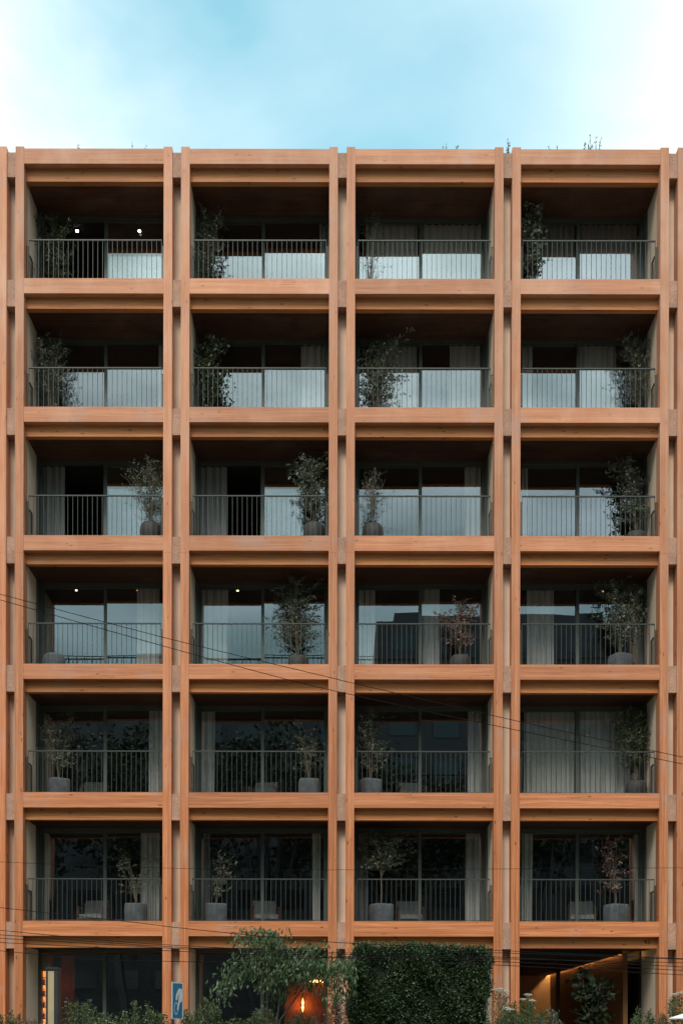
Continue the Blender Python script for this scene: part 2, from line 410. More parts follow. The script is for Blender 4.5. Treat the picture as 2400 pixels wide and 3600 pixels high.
# windows: openness of the leaves per (row, bay)
OPEN = {(1, 0): 'LO', (3, 0): 'L', (3, 1): 'L'}
def window(r, b):
    fl, ce = span(r); xi0, xi1 = bayx(b)+CW, bayx(b)+BW-CW; xm = (xi0+xi1)/2
    ce = ce + .03
    f = MB()
    for s, x in ((1, xi0), (-1, xi1)):
        f.box((min(x+s*.003, x+s*.045), 1.18, fl), (max(x+s*.003, x+s*.045), GL-.05, ce-.002))       # lining of the reveal
        f.box((min(x+s*.004, x+s*.085), GL-.05, fl), (max(x+s*.004, x+s*.085), GL+.09, ce-.001))
    f.box((xi0+.086, GL-.05, ce-.075), (xi1-.086, GL+.09, ce-.001)); f.box((xi0+.086, GL-.05, fl), (xi1-.086, GL+.09, fl+.05))
    fr = part(f, 'window_frame', M['frame'])
    mode = OPEN.get((r, b), '')
    ya, yb = GL-.02, GL+.045
    for k, (xa, xb, y) in enumerate(((xi0+.087, xm+.042, yb), (xm-.042, xi1-.087, ya))):
        if k == 0 and mode: sh = (xm - xi0) - (.16 if mode == 'L' else .06); xa += sh; xb += sh
        lf = MB()
        for (p, q) in (((xa, fl+.051), (xa+.05, ce-.076)), ((xb-.082, fl+.051), (xb, ce-.076)) if k == 0 else ((xb-.05, fl+.051), (xb, ce-.076))):
            pass
        lw = .05
        s0, s1 = (lw, .082) if k == 0 else (.082, lw)
        lf.box((xa, y, fl+.052), (xa+s0, y+.04, ce-.077)); lf.box((xb-s1, y, fl+.052), (xb, y+.04, ce-.077))
        lf.box((xa+s0+.0005, y+.002, ce-.13), (xb-s1-.0005, y+.038, ce-.078)); lf.box((xa+s0+.0005, y+.002, fl+.053), (xb-s1-.0005, y+.038, fl+.12))
        so_ = part(lf, 'sliding_sash', M['frame'], fr)
        # pane tilted by a hair so that each one mirrors a slightly different strip of sky
        tl = random.Random(r*17+b*5+k).uniform(-.0022, .0022)
        z0, z1 = fl+.12, ce-.13
        MB().quad([(xa+s0, y+.02+tl, z0), (xb-s1, y+.02+tl, z0), (xb-s1, y+.02-tl, z1), (xa+s0, y+.02-tl, z1)]).build('pane', M['glass'], fr)
for b in BAYS:
    for r in ROWS: window(r, b)

# railings
def railing(r, b):
    zf = ztop(r); xi0, xi1 = bayx(b)+CW, bayx(b)+BW-CW; y = .19
    x0, x1 = xi0+.075, xi1-.075; zt = zf + 1.117
    m = MB()
    m.box((x0, y-.02, zt-.028), (x1, y+.02, zt)); m.box((x0, y-.02, zf+.035), (x1, y+.02, zf+.047))
    for s, xa, xb in ((1, x0, xi0), (-1, x1, xi1)):
        for z in (zf+.12, zf+.93): m.box((min(xa, xb), y-.006, z), (max(xa, xb), y+.006, z+.012))
        xx = xb + s*.05
        m.box((xx-.012, y-.02, zf+.002), (xx+.012, y+.02, zf+.95))
        # low return that runs back along the party wall
        m.box((xx-.015, .345, zf+.80), (xx+.015, .62, zf+.835)); m.box((xx-.015, .592, zf+.002), (xx+.015, .62, zf+.799))
        for k in range(2): m.box((xx-.004, .42+.09*k, zf+.002), (xx+.004, .432+.09*k, zf+.799))
    rl = part(m, 'railing', M['rail'])
    n = 28
    for k in range(n):
        x = x0 + .006 + (x1-x0-.012)*k/(n-1)
        if 'bal' not in globals():
            globals()['bal'] = MB().box((-.005, -.012, .0475), (.005, .012, 1.0885)).build('baluster', M['rail'])
            o = bal
        else:
            o = bal.copy(); C.objects.link(o)
        o.location = (x, y, zf); o.parent = rl; o.matrix_parent_inverse = Matrix.Translation(-world_loc(rl))
for b in BAYS:
    for r in ROWS: railing(r, b)

# ------------------------------------------------------------------ curtains
def curtain(r, b, f0, f1, label, mat='curtain', amp=.035):
    """f0..f1 = photo pixel columns measured on the window plane"""
    fl, ce = span(r); s = PM*D/(D+GL+.14)
    x0 = (f0 - (YH - (900+452*(r-1)))*ROLL - 1200)/s; x1 = (f1 - (YH - (900+452*(r-1)))*ROLL - 1200)/s
    rnd = random.Random(r*31+b*7+int(f0)); n = max(12, int((x1-x0)/.014)); mb = MB(); ph = rnd.uniform(0, 6); rows = 9
    for j in range(rows):
        t = j/(rows-1); z = fl+.03 + (ce-fl-.06)*t
        for i in range(n+1):
            u = i/n; x = x0 + (x1-x0)*u
            y = GL+.15 + amp*(1.15-.5*t)*(math.sin(x*34+ph+.7*math.sin(x*5+ph)+.3*math.sin(3*t)) + .45*math.sin(x*81+2*ph+t*.8))
            x2 = x + .012*math.sin(x*17+ph+t*2)
            mb.v.append((x2, y, z))
    for j in range(rows-1):
        for i in range(n):
            a = j*(n+1)+i; mb.f.append((a, a+1, a+n+2, a+n+1)); mb.m.append(0)
    o = mb.build('curtain', M[mat], None, True)
    tag(o, label, 'curtain', 'curtains behind the balcony windows')
CUR = [
 (1,1,1378,0,'narrow pale curtain at the right end of the window, top storey, second bay',1125,1140,'curtain'),
 (1,2,0,0,'pale curtain filling the left pane, top storey, third bay',1284,1466,'curtain'),
 (1,2,0,0,'pale curtain filling the right pane, top storey, third bay',1482,1690,'curtain'),
 (1,3,0,0,'grey sheer curtain behind the left pane, top storey, rightmost bay',1860,2018,'curtain_grey'),
 (1,3,0,0,'grey sheer curtain behind the right pane, top storey, rightmost bay',2034,2235,'curtain_grey'),
 (2,0,0,0,'sliver of pale curtain at the right end, second storey down, leftmost bay',556,580,'curtain'),
 (2,1,0,0,'pale pleated curtain at the right end, second storey down, second bay',1056,1140,'curtain'),
 (2,2,0,0,'pale curtain behind the left pane, second storey down, third bay',1330,1466,'curtain'),
 (2,2,0,0,'pale curtain over half the right pane, second storey down, third bay',1580,1690,'curtain'),
 (2,3,0,0,'narrow pale curtain at the left end, second storey down, rightmost bay',1836,1872,'curtain'),
 (2,3,0,0,'pale curtain behind the right pane, second storey down, rightmost bay',2034,2165,'curtain'),
 (3,0,0,0,'grey gathered curtain left of the open doorway, third storey down, leftmost bay',150,228,'curtain_grey'),
 (3,1,0,0,'grey gathered curtain left of the open doorway, third storey down, second bay',698,796,'curtain_grey'),
 (3,2,0,0,'pale curtain at the right end, third storey down, third bay',1632,1690,'curtain'),
 (3,3,0,0,'sliver of pale curtain at the left end, third storey down, rightmost bay',1832,1856,'curtain'),
 (4,0,0,0,'pale gathered curtain in the right pane, fourth storey down, leftmost bay',480,560,'curtain'),
 (4,1,0,0,'pale gathered curtain at the left end, fourth storey down, second bay',709,801,'curtain'),
 (4,2,0,0,'grey curtain at the left end, fourth storey down, third bay',1260,1318,'curtain'),
 (4,2,0,0,'grey curtain just right of the mullion, fourth storey down, third bay',1484,1545,'curtain'),
 (4,3,0,0,'grey curtain in the left pane, fourth storey down, rightmost bay',1850,1945,'curtain'),
 (5,0,0,0,'grey curtain at the right end, fifth storey down, leftmost bay',524,572,'curtain'),
 (5,1,0,0,'grey curtain at the left end, fifth storey down, second bay',708,754,'curtain'),
 (5,2,0,0,'grey curtain at the right end, fifth storey down, third bay',1644,1700,'curtain'),
 (5,3,0,0,'drawn grey curtain across the left pane, fifth storey down, rightmost bay',1840,2018,'curtain'),
 (5,3,0,0,'drawn grey curtain across the right pane, fifth storey down, rightmost bay',2034,2215,'curtain'),
 (6,0,0,0,'grey curtain at the right end, lowest balcony storey, leftmost bay',495,560,'curtain'),
 (6,0,0,0,'dim grey curtain at the left end, lowest balcony storey, leftmost bay',135,172,'curtain_grey'),
 (6,1,0,0,'dim grey curtain at the left end, lowest balcony storey, second bay',695,740,'curtain_grey'),
 (6,1,0,0,'narrow pale curtain at the right end, lowest balcony storey, second bay',1098,1125,'curtain'),
 (6,2,0,0,'dim grey curtain at the left end, lowest balcony storey, third bay',1262,1292,'curtain_grey'),
 (6,2,0,0,'pale curtain at the right end, lowest balcony storey, third bay',1635,1700,'curtain'),
 (6,3,0,0,'pale curtain at the left end, lowest balcony storey, rightmost bay',1832,1870,'curtain'),
 (6,3,0,0,'pale curtain at the right end, lowest balcony storey, rightmost bay',2228,2262,'curtain_grey'),
]
for r, b, _, _, lab, a, e, mt in CUR: curtain(r, b, a, e, lab, mt)

# ------------------------------------------------------------------ foliage tools
def rotset(rng, n, axis=None, tilt=1.0):
    """n random orthonormal frames; axis (n,3) gives the long direction if wanted"""
    a = rng.normal(size=(n, 3)) if axis is None else axis + tilt*rng.normal(size=(n, 3))
    a /= np.linalg.norm(a, axis=1, keepdims=True) + 1e-9
    b = rng.normal(size=(n, 3)); b -= (b*a).sum(1, keepdims=True)*a; b /= np.linalg.norm(b, axis=1, keepdims=True) + 1e-9
    return a, b
def leaves(P, rng, length, width, axis=None, tilt=1.0):
    """leaf = 6-point blade bent along the midrib; P (n,3) leaf base"""
    n = len(P); a, b = rotset(rng, n, axis, tilt); c = np.cross(a, b)
    l = length*rng.uniform(.6, 1.25, (n, 1)); w_ = width*rng.uniform(.7, 1.2, (n, 1))
    V = np.stack([P, P+a*l*.35+b*w_*.5+c*l*.03, P+a*l*.75+b*w_*.36-c*l*.03, P+a*l-c*l*.12, P+a*l*.75-b*w_*.36-c*l*.03, P+a*l*.35-b*w_*.5+c*l*.03], 1)
    return V
def stem(rng, p0, p1, n=7, wob=.06, bow=None):
    t = np.linspace(0, 1, n)[:, None]; P = p0 + (p1-p0)*t
    if bow is not None: P = P + bow*np.sin(t*math.pi*.9)
    Lg = np.linalg.norm(p1-p0)
    jit = rng.normal(size=(n, 3))*wob*Lg*.35; jit[0] = 0; P = P + np.cumsum(jit, 0)*.35
    return P
def grow(rng, base, lo, hi, xl, xr, yd, stems, twigs, nleaf, rs=.011, trunk=0.0, droop=0.0, crown_pow=.8):
    """stems fan from base to the crown box; returns branch paths and leaf anchors"""
    paths = []; anchors = []; base = np.array(base, float)
    top0 = base + np.array([0, 0, trunk])
    if trunk > 0: paths.append((stem(rng, base, top0, 5, .03), rs*1.5, rs*1.3))
    for i in range(stems):
        u = rng.uniform(-1, 1) if stems > 2 else (-.5, .5)[i % 2]
        tx = (xl+xr)/2 + u*(xr-xl)/2*.8; ty = base[1] + rng.uniform(-yd, yd)*.7
        tz = hi - (hi-lo)*(.06+.55*rng.random())*abs(u)**crown_pow
        e = np.array([tx, ty, tz])
        P = stem(rng, top0, e, 9, .07, np.array([(tx-base[0])*.25, 0, 0])*-1)
        paths.append((P, rs, rs*.25))
        for k in range(twigs):
            t = rng.uniform(max(.25, (lo-top0[2])/(max(e[2]-top0[2], .1))), 1); q = P[min(8, int(t*8))]
            dx = rng.normal()*(xr-xl)*.22; dy = rng.normal()*yd*.4; dz = rng.uniform(.02, .28)*(1-droop) - droop*.25*rng.random()
            e2 = q + np.array([dx, dy, dz]); e2[0] = min(max(e2[0], xl), xr); e2[2] = min(e2[2], hi)
            Q = stem(rng, q, e2, 5, .1); paths.append((Q, rs*.3, rs*.12))
            tt = rng.uniform(.15, 1, nleaf)
            idx = np.minimum((tt*4).astype(int), 3); fr = (tt*4-idx)[:, None]
            anchors.append(Q[idx]*(1-fr) + Q[idx+1]*fr + rng.normal(size=(nleaf, 3))*.028)
    return paths, np.concatenate(anchors) if anchors else np.zeros((0, 3))
def mesh_plant(root, paths, A, rng, leafm, ll, lw, axis=None, tilt=1.0, bark='bark', k=4):
    mb = MB()
    for P, r0, r1 in paths: mb.tube(P.tolist(), list(np.linspace(r0, r1, len(P))), k, cap=False)
    part(mb, 'trunk', M[bark], root)
    if len(A):
        V = leaves(A, rng, ll, lw, axis, tilt)
        part(MB().np_quads(V, 6), 'foliage', M[leafm], root)

# ------------------------------------------------------------------ balcony plants
GP = 'potted trees on the balconies'
def pot_plant(r, b, px, l, rgt, top, label, stems=7, twigs=9, nleaf=7, leaf='leaf_olive', ll=.075, lw=.028, lowest=.28, pot='pot', y=1.0, trunk=0, droop=0, pw=.27, low_px=None, rs=.010):
    fl, ce = span(r); p = at(px, top, y); xl = at(l, top, y).x; xr = at(rgt, top, y).x
    rng = np.random.default_rng(r*100+b*13+5)
    root = empty('potted_tree', (p.x, y, fl), label, 'plant', GP)
    hi = min(p.z, ce-.02); ph = .60; hs_ = .72 if r <= 2 else 1.0
    if pot == 'pot':
        m = MB().lathe((p.x, y, fl), [(.01, 0), (pw*.93, 0), (pw*1.0, .05), (pw*1.03, .4), (pw*1.0, .56), (pw*.96, ph), (pw*.86, ph), (pw*.84, ph-.05)][:] if hs_ == 1 else [(a_, b_*hs_) for a_, b_ in [(.01, 0), (pw*.93, 0), (pw, .05), (pw*1.03, .4), (pw, .56), (pw*.96, ph), (pw*.86, ph), (pw*.84, ph-.05)]], 24, 0, .45, rng.uniform(0, .5))
    else:
        m = MB().lathe((p.x, y, fl), [(.01, 0), (pw*.7, 0), (pw*.95, .12), (pw*1.05, .35), (pw*.98, .52), (pw*.8, .58), (pw*.72, .56), (pw*.7, .52)] if hs_ == 1 else [(.01, 0), (pw*.7, 0), (pw*.95, .10), (pw*1.05, .25), (pw*.9, .40), (pw*.72, .40)], 24)
    part(m, 'pot', M[pot], root, True)
    part(MB().lathe((p.x, y, fl), [(pw*.72, .535*hs_), (pw*.4, .54*hs_), (.001, .545*hs_)], 16), 'soil', M['soil'], root)
    lo = fl + .55 + lowest*(hi-fl-.55)
    nleaf = int(nleaf*1.7) if nleaf > 4 else nleaf+1
    paths, A = grow(rng, (p.x, y, fl+.55*hs_), lo, hi, xl-.08, xr+.08, .42, stems, int(twigs*1.25), nleaf, rs, trunk, droop)
    mesh_plant(root, paths, A, rng, leaf, ll, lw)
PL = [
 (1,0,190,122,250,722,'dense dark leafy potted tree at the left end, top storey, leftmost bay',dict(stems=9,twigs=12,nleaf=8,leaf='leaf_dark',ll=.085,lw=.035,lowest=.0)),
 (1,1,722,686,800,706,'tall wispy potted tree at the left end, top storey, second bay',dict(stems=9,twigs=13,nleaf=7,lowest=.0,ll=.085,lw=.035)),
 (1,2,1300,1270,1382,732,'nearly bare twiggy potted tree, top storey, third bay',dict(stems=6,twigs=6,nleaf=2,lowest=.05)),
 (1,3,1872,1834,1925,722,'bushy round-crowned potted tree at the left end, top storey, rightmost bay',dict(stems=9,twigs=13,nleaf=8,leaf='leaf_olive',ll=.09,lw=.045,lowest=.0)),
 (2,0,182,122,236,1136,'upright feathery potted tree at the left end, second storey down, leftmost bay',dict(stems=12,twigs=14,nleaf=8,ll=.08,lw=.02,lowest=.0)),
 (2,1,744,686,796,1142,'large-leaved potted tree at the left end, second storey down, second bay',dict(stems=8,twigs=12,nleaf=7,ll=.11,lw=.05,leaf='leaf_dark',lowest=.0,pot='pot_dark')),
 (2,2,1318,1252,1450,1124,'wide arching potted tree at the left end, second storey down, third bay',dict(stems=11,twigs=12,nleaf=7,ll=.09,lw=.034,lowest=.0,pot='pot_dark')),
 (2,3,2250,2160,2306,1130,'tall feathery potted tree at the right end, second storey down, rightmost bay',dict(stems=11,twigs=14,nleaf=8,ll=.08,lw=.02,lowest=.0,pot='pot_dark')),
 (3,0,530,414,574,1586,'feathery leaning tree in a round dark pot, third storey down, leftmost bay',dict(stems=11,twigs=11,nleaf=7,ll=.08,lw=.022,lowest=.05,pot='pot_dark',y=.55)),
 (3,1,1104,1010,1146,1598,'tree with drooping low twigs in a dark pot, third storey down, second bay',dict(stems=10,twigs=14,nleaf=8,ll=.09,lw=.034,lowest=.0,pot='pot_dark',y=.55)),
 (3,2,1310,1258,1384,1650,'nearly leafless branching tree in a dark pot, third storey down, third bay',dict(stems=11,twigs=9,nleaf=2,lowest=.02,pot='pot_dark',y=.6,leaf='leaf_olive')),
 (3,3,2236,2128,2272,1560,'tall loose potted tree at the right end, third storey down, rightmost bay',dict(stems=10,twigs=13,nleaf=8,ll=.09,lw=.036,lowest=.0,pot='pot_dark')),
 (4,1,1048,944,1134,2016,'olive-like tree in a grey pot, fourth storey down, second bay',dict(stems=12,twigs=12,nleaf=8,ll=.085,lw=.03,lowest=.05,pot='pot_dark')),
 (4,2,1618,1530,1676,2080,'pinkish-leaved tree in a dark pot, fourth storey down, third bay',dict(stems=11,twigs=12,nleaf=6,ll=.06,lw=.04,leaf='leaf_pink',lowest=.0,pot='pot_dark',y=.95)),
 (4,3,2180,2090,2268,2032,'broad grey-green potted tree at the right, fourth storey down, rightmost bay',dict(stems=12,twigs=13,nleaf=8,ll=.08,lw=.034,lowest=.0,y=.95)),
 (5,0,208,120,282,2450,'loose grey-green tree in a round grey pot, fifth storey down, leftmost bay',dict(stems=7,twigs=11,nleaf=7,ll=.075,lw=.03,lowest=.15)),
 (5,1,1086,1004,1130,2496,'sparse thin-stemmed tree in a grey pot, fifth storey down, second bay',dict(stems=7,twigs=7,nleaf=5,ll=.07,lw=.03,lowest=.1)),
 (5,2,1300,1252,1376,2486,'dim bushy tree in a grey pot, fifth storey down, third bay',dict(stems=10,twigs=12,nleaf=7,ll=.075,lw=.03,lowest=.0)),
 (5,3,2236,2152,2314,2448,'dense oval-crowned tree in a dark pot before drawn curtains, fifth storey down, rightmost bay',dict(stems=11,twigs=14,nleaf=9,ll=.07,lw=.04,leaf='leaf_dark',lowest=.15,pot='pot_dark')),
 (6,0,478,386,556,2940,'thin open-branched tree in a square grey pot, lowest balcony storey, leftmost bay',dict(stems=6,twigs=7,nleaf=5,ll=.07,lw=.03,lowest=.1,pw=.28)),
 (6,1,758,728,830,2998,'small forked tree in a square grey pot, lowest balcony storey, second bay',dict(stems=4,twigs=10,nleaf=6,ll=.08,lw=.04,lowest=.1,pw=.28)),
 (6,2,1340,1262,1434,2922,'round-crowned single-stemmed tree in a square grey pot, lowest balcony storey, third bay',dict(stems=11,twigs=11,nleaf=8,ll=.08,lw=.04,lowest=.45,trunk=.75,pw=.28,rs=.013)),
 (6,3,2165,2090,2212,2920,'sparse brownish tree in a square grey pot, lowest balcony storey, rightmost bay',dict(stems=6,twigs=8,nleaf=6,ll=.075,lw=.04,leaf='leaf_pink',lowest=.2,pw=.28)),
]
for r, b, px, l, rg, top, lab, kw in PL: pot_plant(r, b, px, l, rg, top, lab, **kw)
# pot without a visible tree
def lone_pot(r, px, label, y=.95):
    fl, ce = span(r); p = at(px, 2300, y)
    root = empty('plant_pot', (p.x, y, fl), label, 'pot')
    part(MB().lathe((p.x, y, fl), [(.01, 0), (.27, 0), (.31, .1), (.32, .35), (.29, .52), (.22, .60), (.19, .58)], 24), 'pot', M['pot'], root, True)
    part(MB().lathe((p.x, y, fl), [(.20, .56), (.001, .57)], 16), 'soil', M['soil'], root)
lone_pot(4, 190, 'round stone-grey pot without a tree, fourth storey down, leftmost bay')

# ------------------------------------------------------------------ armchairs by the windows
def armchair():
    root = empty('armchair', (0, 0, 0), 'x', 'chair', 'armchairs standing inside the balcony windows')
    for s in (-1, 1):
        MB().box((s*.34-.02, -.3, .0), (s*.34+.02, -.24, .6)).box((s*.34-.02, .24, .0), (s*.34+.02, .3, .78)).box((s*.34-.022, -.32, .601), (s*.34+.022, .239, .64)).build('arm_frame', M['chair_wood'], root)
    MB().box((-.318, -.26, .26), (.318, .28, .31)).build('seat_frame', M['chair_wood'], root)
    MB().box((-.31, -.29, .312), (.31, .24, .43)).build('seat_cushion', M['cushion'], root)
    m = MB(); m.quad([(-.31, .13, .44), (.31, .13, .44), (.31, .26, .86), (-.31, .26, .86)]); m.quad([(.31, .25, .44), (-.31, .25, .44), (-.31, .37, .86), (.31, .37, .86)])
    m.quad([(-.31, .13, .44), (-.31, .26, .86), (-.31, .37, .86), (-.31, .25, .44)]); m.quad([(.31, .13, .44), (.31, .25, .44), (.31, .37, .86), (.31, .26, .86)])
    m.quad([(-.31, .26, .86), (.31, .26, .86), (.31, .37, .86), (-.31, .37, .86)]); m.quad([(-.31, .25, .44), (.31, .25, .44), (.31, .13, .44), (-.31, .13, .44)])
    m.build('back_cushion', M['cushion'], root)
    return root
ch0 = armchair(); used = False
for r, px, rz, lab in [
  (5, 332, .1, 'pale-cushioned armchair behind the glass, fifth storey down, leftmost bay'),
  (5, 928, -.2, 'pale-cushioned armchair behind the glass, fifth storey down, second bay'),
  (5, 1446, .15, 'pale-cushioned armchair behind the glass, fifth storey down, third bay'),
  (6, 330, -.1, 'pale-cushioned armchair behind the glass, lowest balcony storey, leftmost bay'),
  (6, 932, .2, 'pale-cushioned armchair behind the glass, lowest balcony storey, second bay'),
  (6, 1440, .1, 'pale-cushioned armchair behind the glass, lowest balcony storey, third bay'),
  (6, 2045, -.15, 'pale-cushioned armchair behind the glass, lowest balcony storey, rightmost bay')]:
    if not used: o = ch0; used = True
    else:
        o = ch0.copy(); C.objects.link(o)
        for c in ch0.children:
            k = c.copy(); C.objects.link(k); k.parent = o
    fl, ce = span(r); p = at(px, 2900, 2.15)
    o.location = (p.x, 2.15, fl+.002); o.rotation_euler = (0, 0, rz); o['label'] = lab

# ------------------------------------------------------------------ ceiling lights
def spot(r, px, py, mat, y, rad, label):
    fl, ce = span(r); p = at(px, py, y)
    root = empty('ceiling_spotlight', (p.x, y, ce+.058), label, 'lamp', 'small lit spotlights on room ceilings')
    zc = ce+.06
    part(MB().lathe((p.x, y, zc), [(.001, -.001), (rad*1.5, -.001), (rad*1.5, -.03), (rad*1.05, -.03), (rad*1.05, -.01)], 14), 'housing', M['metal_dark'], root)
    part(MB().lathe((p.x, y, zc), [(.001, -.012), (rad, -.012), (rad*.9, -.045), (.001, -.05)], 14), 'bulb', M[mat], root)
spot(1, 271, 830, 'lamp_white', 1.95, .038, 'bright white spotlight on the ceiling left of the mullion, top storey, leftmost bay')
spot(1, 490, 830, 'lamp_white', 1.95, .038, 'bright white spotlight on the ceiling right of the mullion, top storey, leftmost bay')
spot(4, 268, 2075, 'lamp_warm', 1.9, .032, 'warm spotlight left of the mullion, fourth storey down, leftmost bay')
spot(4, 483, 2075, 'lamp_warm', 1.9, .018, 'tiny dim spotlight right of the mullion, fourth storey down, leftmost bay')
spot(4, 835, 2075, 'lamp_warm', 1.9, .032, 'warm spotlight, fourth storey down, second bay')
spot(4, 2118, 2071, 'lamp_warm', 1.9, .028, 'warm spotlight behind the tree top, fourth storey down, rightmost bay')

# ------------------------------------------------------------------ ground floor
fl7, ce7 = span(7)
def gx(px, y): return at(px, 3450, y).x
for b in BAYS:
    xi0, xi1 = bayx(b)+CW, bayx(b)+BW-CW; xm = (xi0+xi1)/2
    deep = 14.5 if b == 3 else 6.5
    m = MB(); m.box((xi0, .05, .0), (xi1, deep, .11)); part(m, 'ground_floor_slab', M['slab'])
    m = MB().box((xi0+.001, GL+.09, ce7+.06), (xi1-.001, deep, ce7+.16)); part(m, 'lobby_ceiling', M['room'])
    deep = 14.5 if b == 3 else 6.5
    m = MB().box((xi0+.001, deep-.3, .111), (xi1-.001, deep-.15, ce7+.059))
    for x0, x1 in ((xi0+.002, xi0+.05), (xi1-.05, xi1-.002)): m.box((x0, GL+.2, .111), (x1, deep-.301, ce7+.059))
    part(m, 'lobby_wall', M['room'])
    if b in (0, 1, 2, -1, 4):
        f = MB()
        for s, x in ((1, xi0), (-1, xi1)): f.box((min(x+s*.004, x+s*.085), GL-.05, .111), (max(x+s*.004, x+s*.085), GL+.09, ce7+.03))
        f.box((xi0+.086, GL-.05, ce7-.05), (xi1-.086, GL+.09, ce7+.03)); f.box((xm-.045, GL-.045, .111), (xm+.045, GL+.085, ce7-.051))
        fr = part(f, 'shopfront_frame', M['frame'])
        for xa, xb in ((xi0+.086, xm-.046), (xm+.046, xi1-.086)):
            MB().quad([(xa, GL+.02, .12), (xb, GL+.02, .12), (xb, GL+.02, ce7-.052), (xa, GL+.02, ce7-.052)]).build('pane', M['glass'], fr)
# leftmost bay: dark timber panels
MBp = MB().box((gx(215, 3.5), 3.5, .12), (gx(262, 3.5), 3.6, ce7+.03)); part(MBp, 'timber_panel', M['roomwood'])
# lit bar shelves with bottles
bx = gx(140, 1.62); bx1 = gx(166, 1.62)
sh = empty('bar_shelf', ((bx+bx1)/2, 1.66, .12), 'amber-lit bar shelf glimpsed behind the cream post, ground floor, leftmost bay', 'shelf')
MB().box((bx, 1.74, .12), (bx1, 1.76, at(150, 3415, 1.62).z)).build('back_panel', M['lamp_amber'], sh).matrix_parent_inverse = Matrix.Translation(-Vector(sh.location))
zz = [at(150, p, 1.62).z for p in (3585, 3545, 3505, 3465, 3440)]
for z in zz:
    o = MB().box((bx, 1.60, z), (bx1, 1.739, z+.02)).build('shelf_board', M['roomwood'], sh)
for k, z in enumerate(zz[:-1]):
    for j in range(3):
        x = bx + .03 + j*(bx1-bx-.06)/2
        h = .16+.04*((k*3+j*7) % 3)
        m = MB().lathe((x, 1.67, z+.021), [(.001, 0), (.028, 0), (.028, h*.6), (.010, h*.75), (.010, h), (.001, h)], 10)
        o = m.build('bottle', M['roomwood'] if (j+k) % 2 else M['metal_dark'], None, True)
        tag(o, 'small dark bottle standing on the amber-lit bar shelf, ground floor', 'bottle', 'bottles on the lit bar shelf')
lt = bpy.data.lights.new('bar_light', 'POINT'); lt.energy = 5; lt.color = (1, .35, .08); lt.shadow_soft_size = .1
lo_ = bpy.data.objects.new('bar_light', lt); C.objects.link(lo_); lo_.location = (gx(190, 3), 3.0, 3.0)
# second bay: amber wall, cove strip and wall lamp
xa, xb = gx(1092, 1.8), gx(1150, 1.8)
part(MB().box((gx(1000, 2.3), 2.3, .12), (gx(1145, 2.3), 2.36, ce7-.35)), 'timber_panel', M['roomwood'])
zst = at(1115, 3452, 2.2).z
part(MB().box((gx(1088, 2.2), 2.2, zst-.03), (gx(1146, 2.2), 2.28, zst+.04)), 'cove_light', M['strip'])
wl = empty('wall_lamp', (gx(1064, 2.15), 2.28, at(1064, 3535, 2.15).z), 'amber up-and-down wall lamp glowing behind the drooping tree', 'lamp')
p = Vector(wl.location)
part(MB().box((p.x-.05, p.y-.03, p.z-.02), (p.x+.05, p.y+.015, p.z+.02)), 'bracket', M['metal_dark'], wl)
for s in (1, -1):
    part(MB().lathe((p.x, p.y-.08, p.z), [(.006, s*.02), (.03, s*.03), (.034, s*.07), (.02, s*.13), (.002, s*.2)], 12), 'flame_bulb', M['flame'], wl, True)
part(MB().lathe((p.x, p.y-.08, p.z), [(.001, -.012), (.07, -.012), (.07, .012), (.001, .012)], 14), 'plate', M['metal_dark'], wl)
l2 = bpy.data.lights.new('wall_lamp_light', 'POINT'); l2.energy = 12; l2.color = (1, .35, .07); l2.shadow_soft_size = .04
l2o = bpy.data.objects.new('wall_lamp_light', l2); C.objects.link(l2o); l2o.location = (p.x, p.y-.16, p.z)
# rightmost bay: entrance passage with a washed timber wall and its cove light
XW = at(2190, 3358, GL).x
part(MB().box((XW, GL, .12), (XW+.12, 13.9, ce7-.02)), 'passage_wall', M['passage'])
part(MB().box((bayx(3)+CW+.052, GL+.10, 3.775), (XW-.11, 13.9, 3.80)), 'passage_ceiling', M['room'])
part(MB().box((bayx(3)+CW+.052, GL+.095, 3.801), (XW-.001, GL+.12, 3.906)), 'passage_fascia', M['room'])
part(MB().box((XW-.028, GL+.14, 3.868), (XW-.008, 12.2, 3.88)), 'cove_light', M['strip2'])
part(MB().box((gx(1955, 4.3), 4.3, .12), (gx(1968, 4.3), 4.4, ce7-.02)), 'passage_post', M['room'])
# number on the lintel over the entrance
cu = bpy.data.curves.new('t', 'FONT'); cu.body = '43'; cu.size = .16; cu.extrude = .006; cu.space_character = 1.1
to = bpy.data.objects.new('t', cu); C.objects.link(to); bpy.context.view_layer.update()
me = bpy.data.meshes.new_from_object(to); bpy.data.objects.remove(to)
n43 = bpy.data.objects.new('house_number', me); C.objects.link(n43); me.materials.clear(); me.materials.append(M['num'])
q = at(2262, 3320, .175); n43.location = q; n43.rotation_euler = (R(90), 0, 0); n43.parent = bld; n43.matrix_parent_inverse = Matrix.Translation(-world_loc(bld))

# ------------------------------------------------------------------ ground, pavement, road
tag(MB().box((-400, -400, -.3), (400, 400, -.004)).build('ground', M['ground']), kind='structure')
tag(MB().box((-60, -10.5, -.003), (60, .0, .06)).build('garden_bed', M['ground']), kind='structure')
tag(MB().box((-60, -16, -.003), (60, -13, .12)).build('pavement', M['paving']), kind='structure')
tag(MB().box((-60, -26, -.003), (60, -16.001, .01)).build('road', M['asphalt']), kind='structure')
tag(MB().box((-60, -31, -.003), (60, -26.001, .12)).build('pavement', M['paving']), kind='structure')

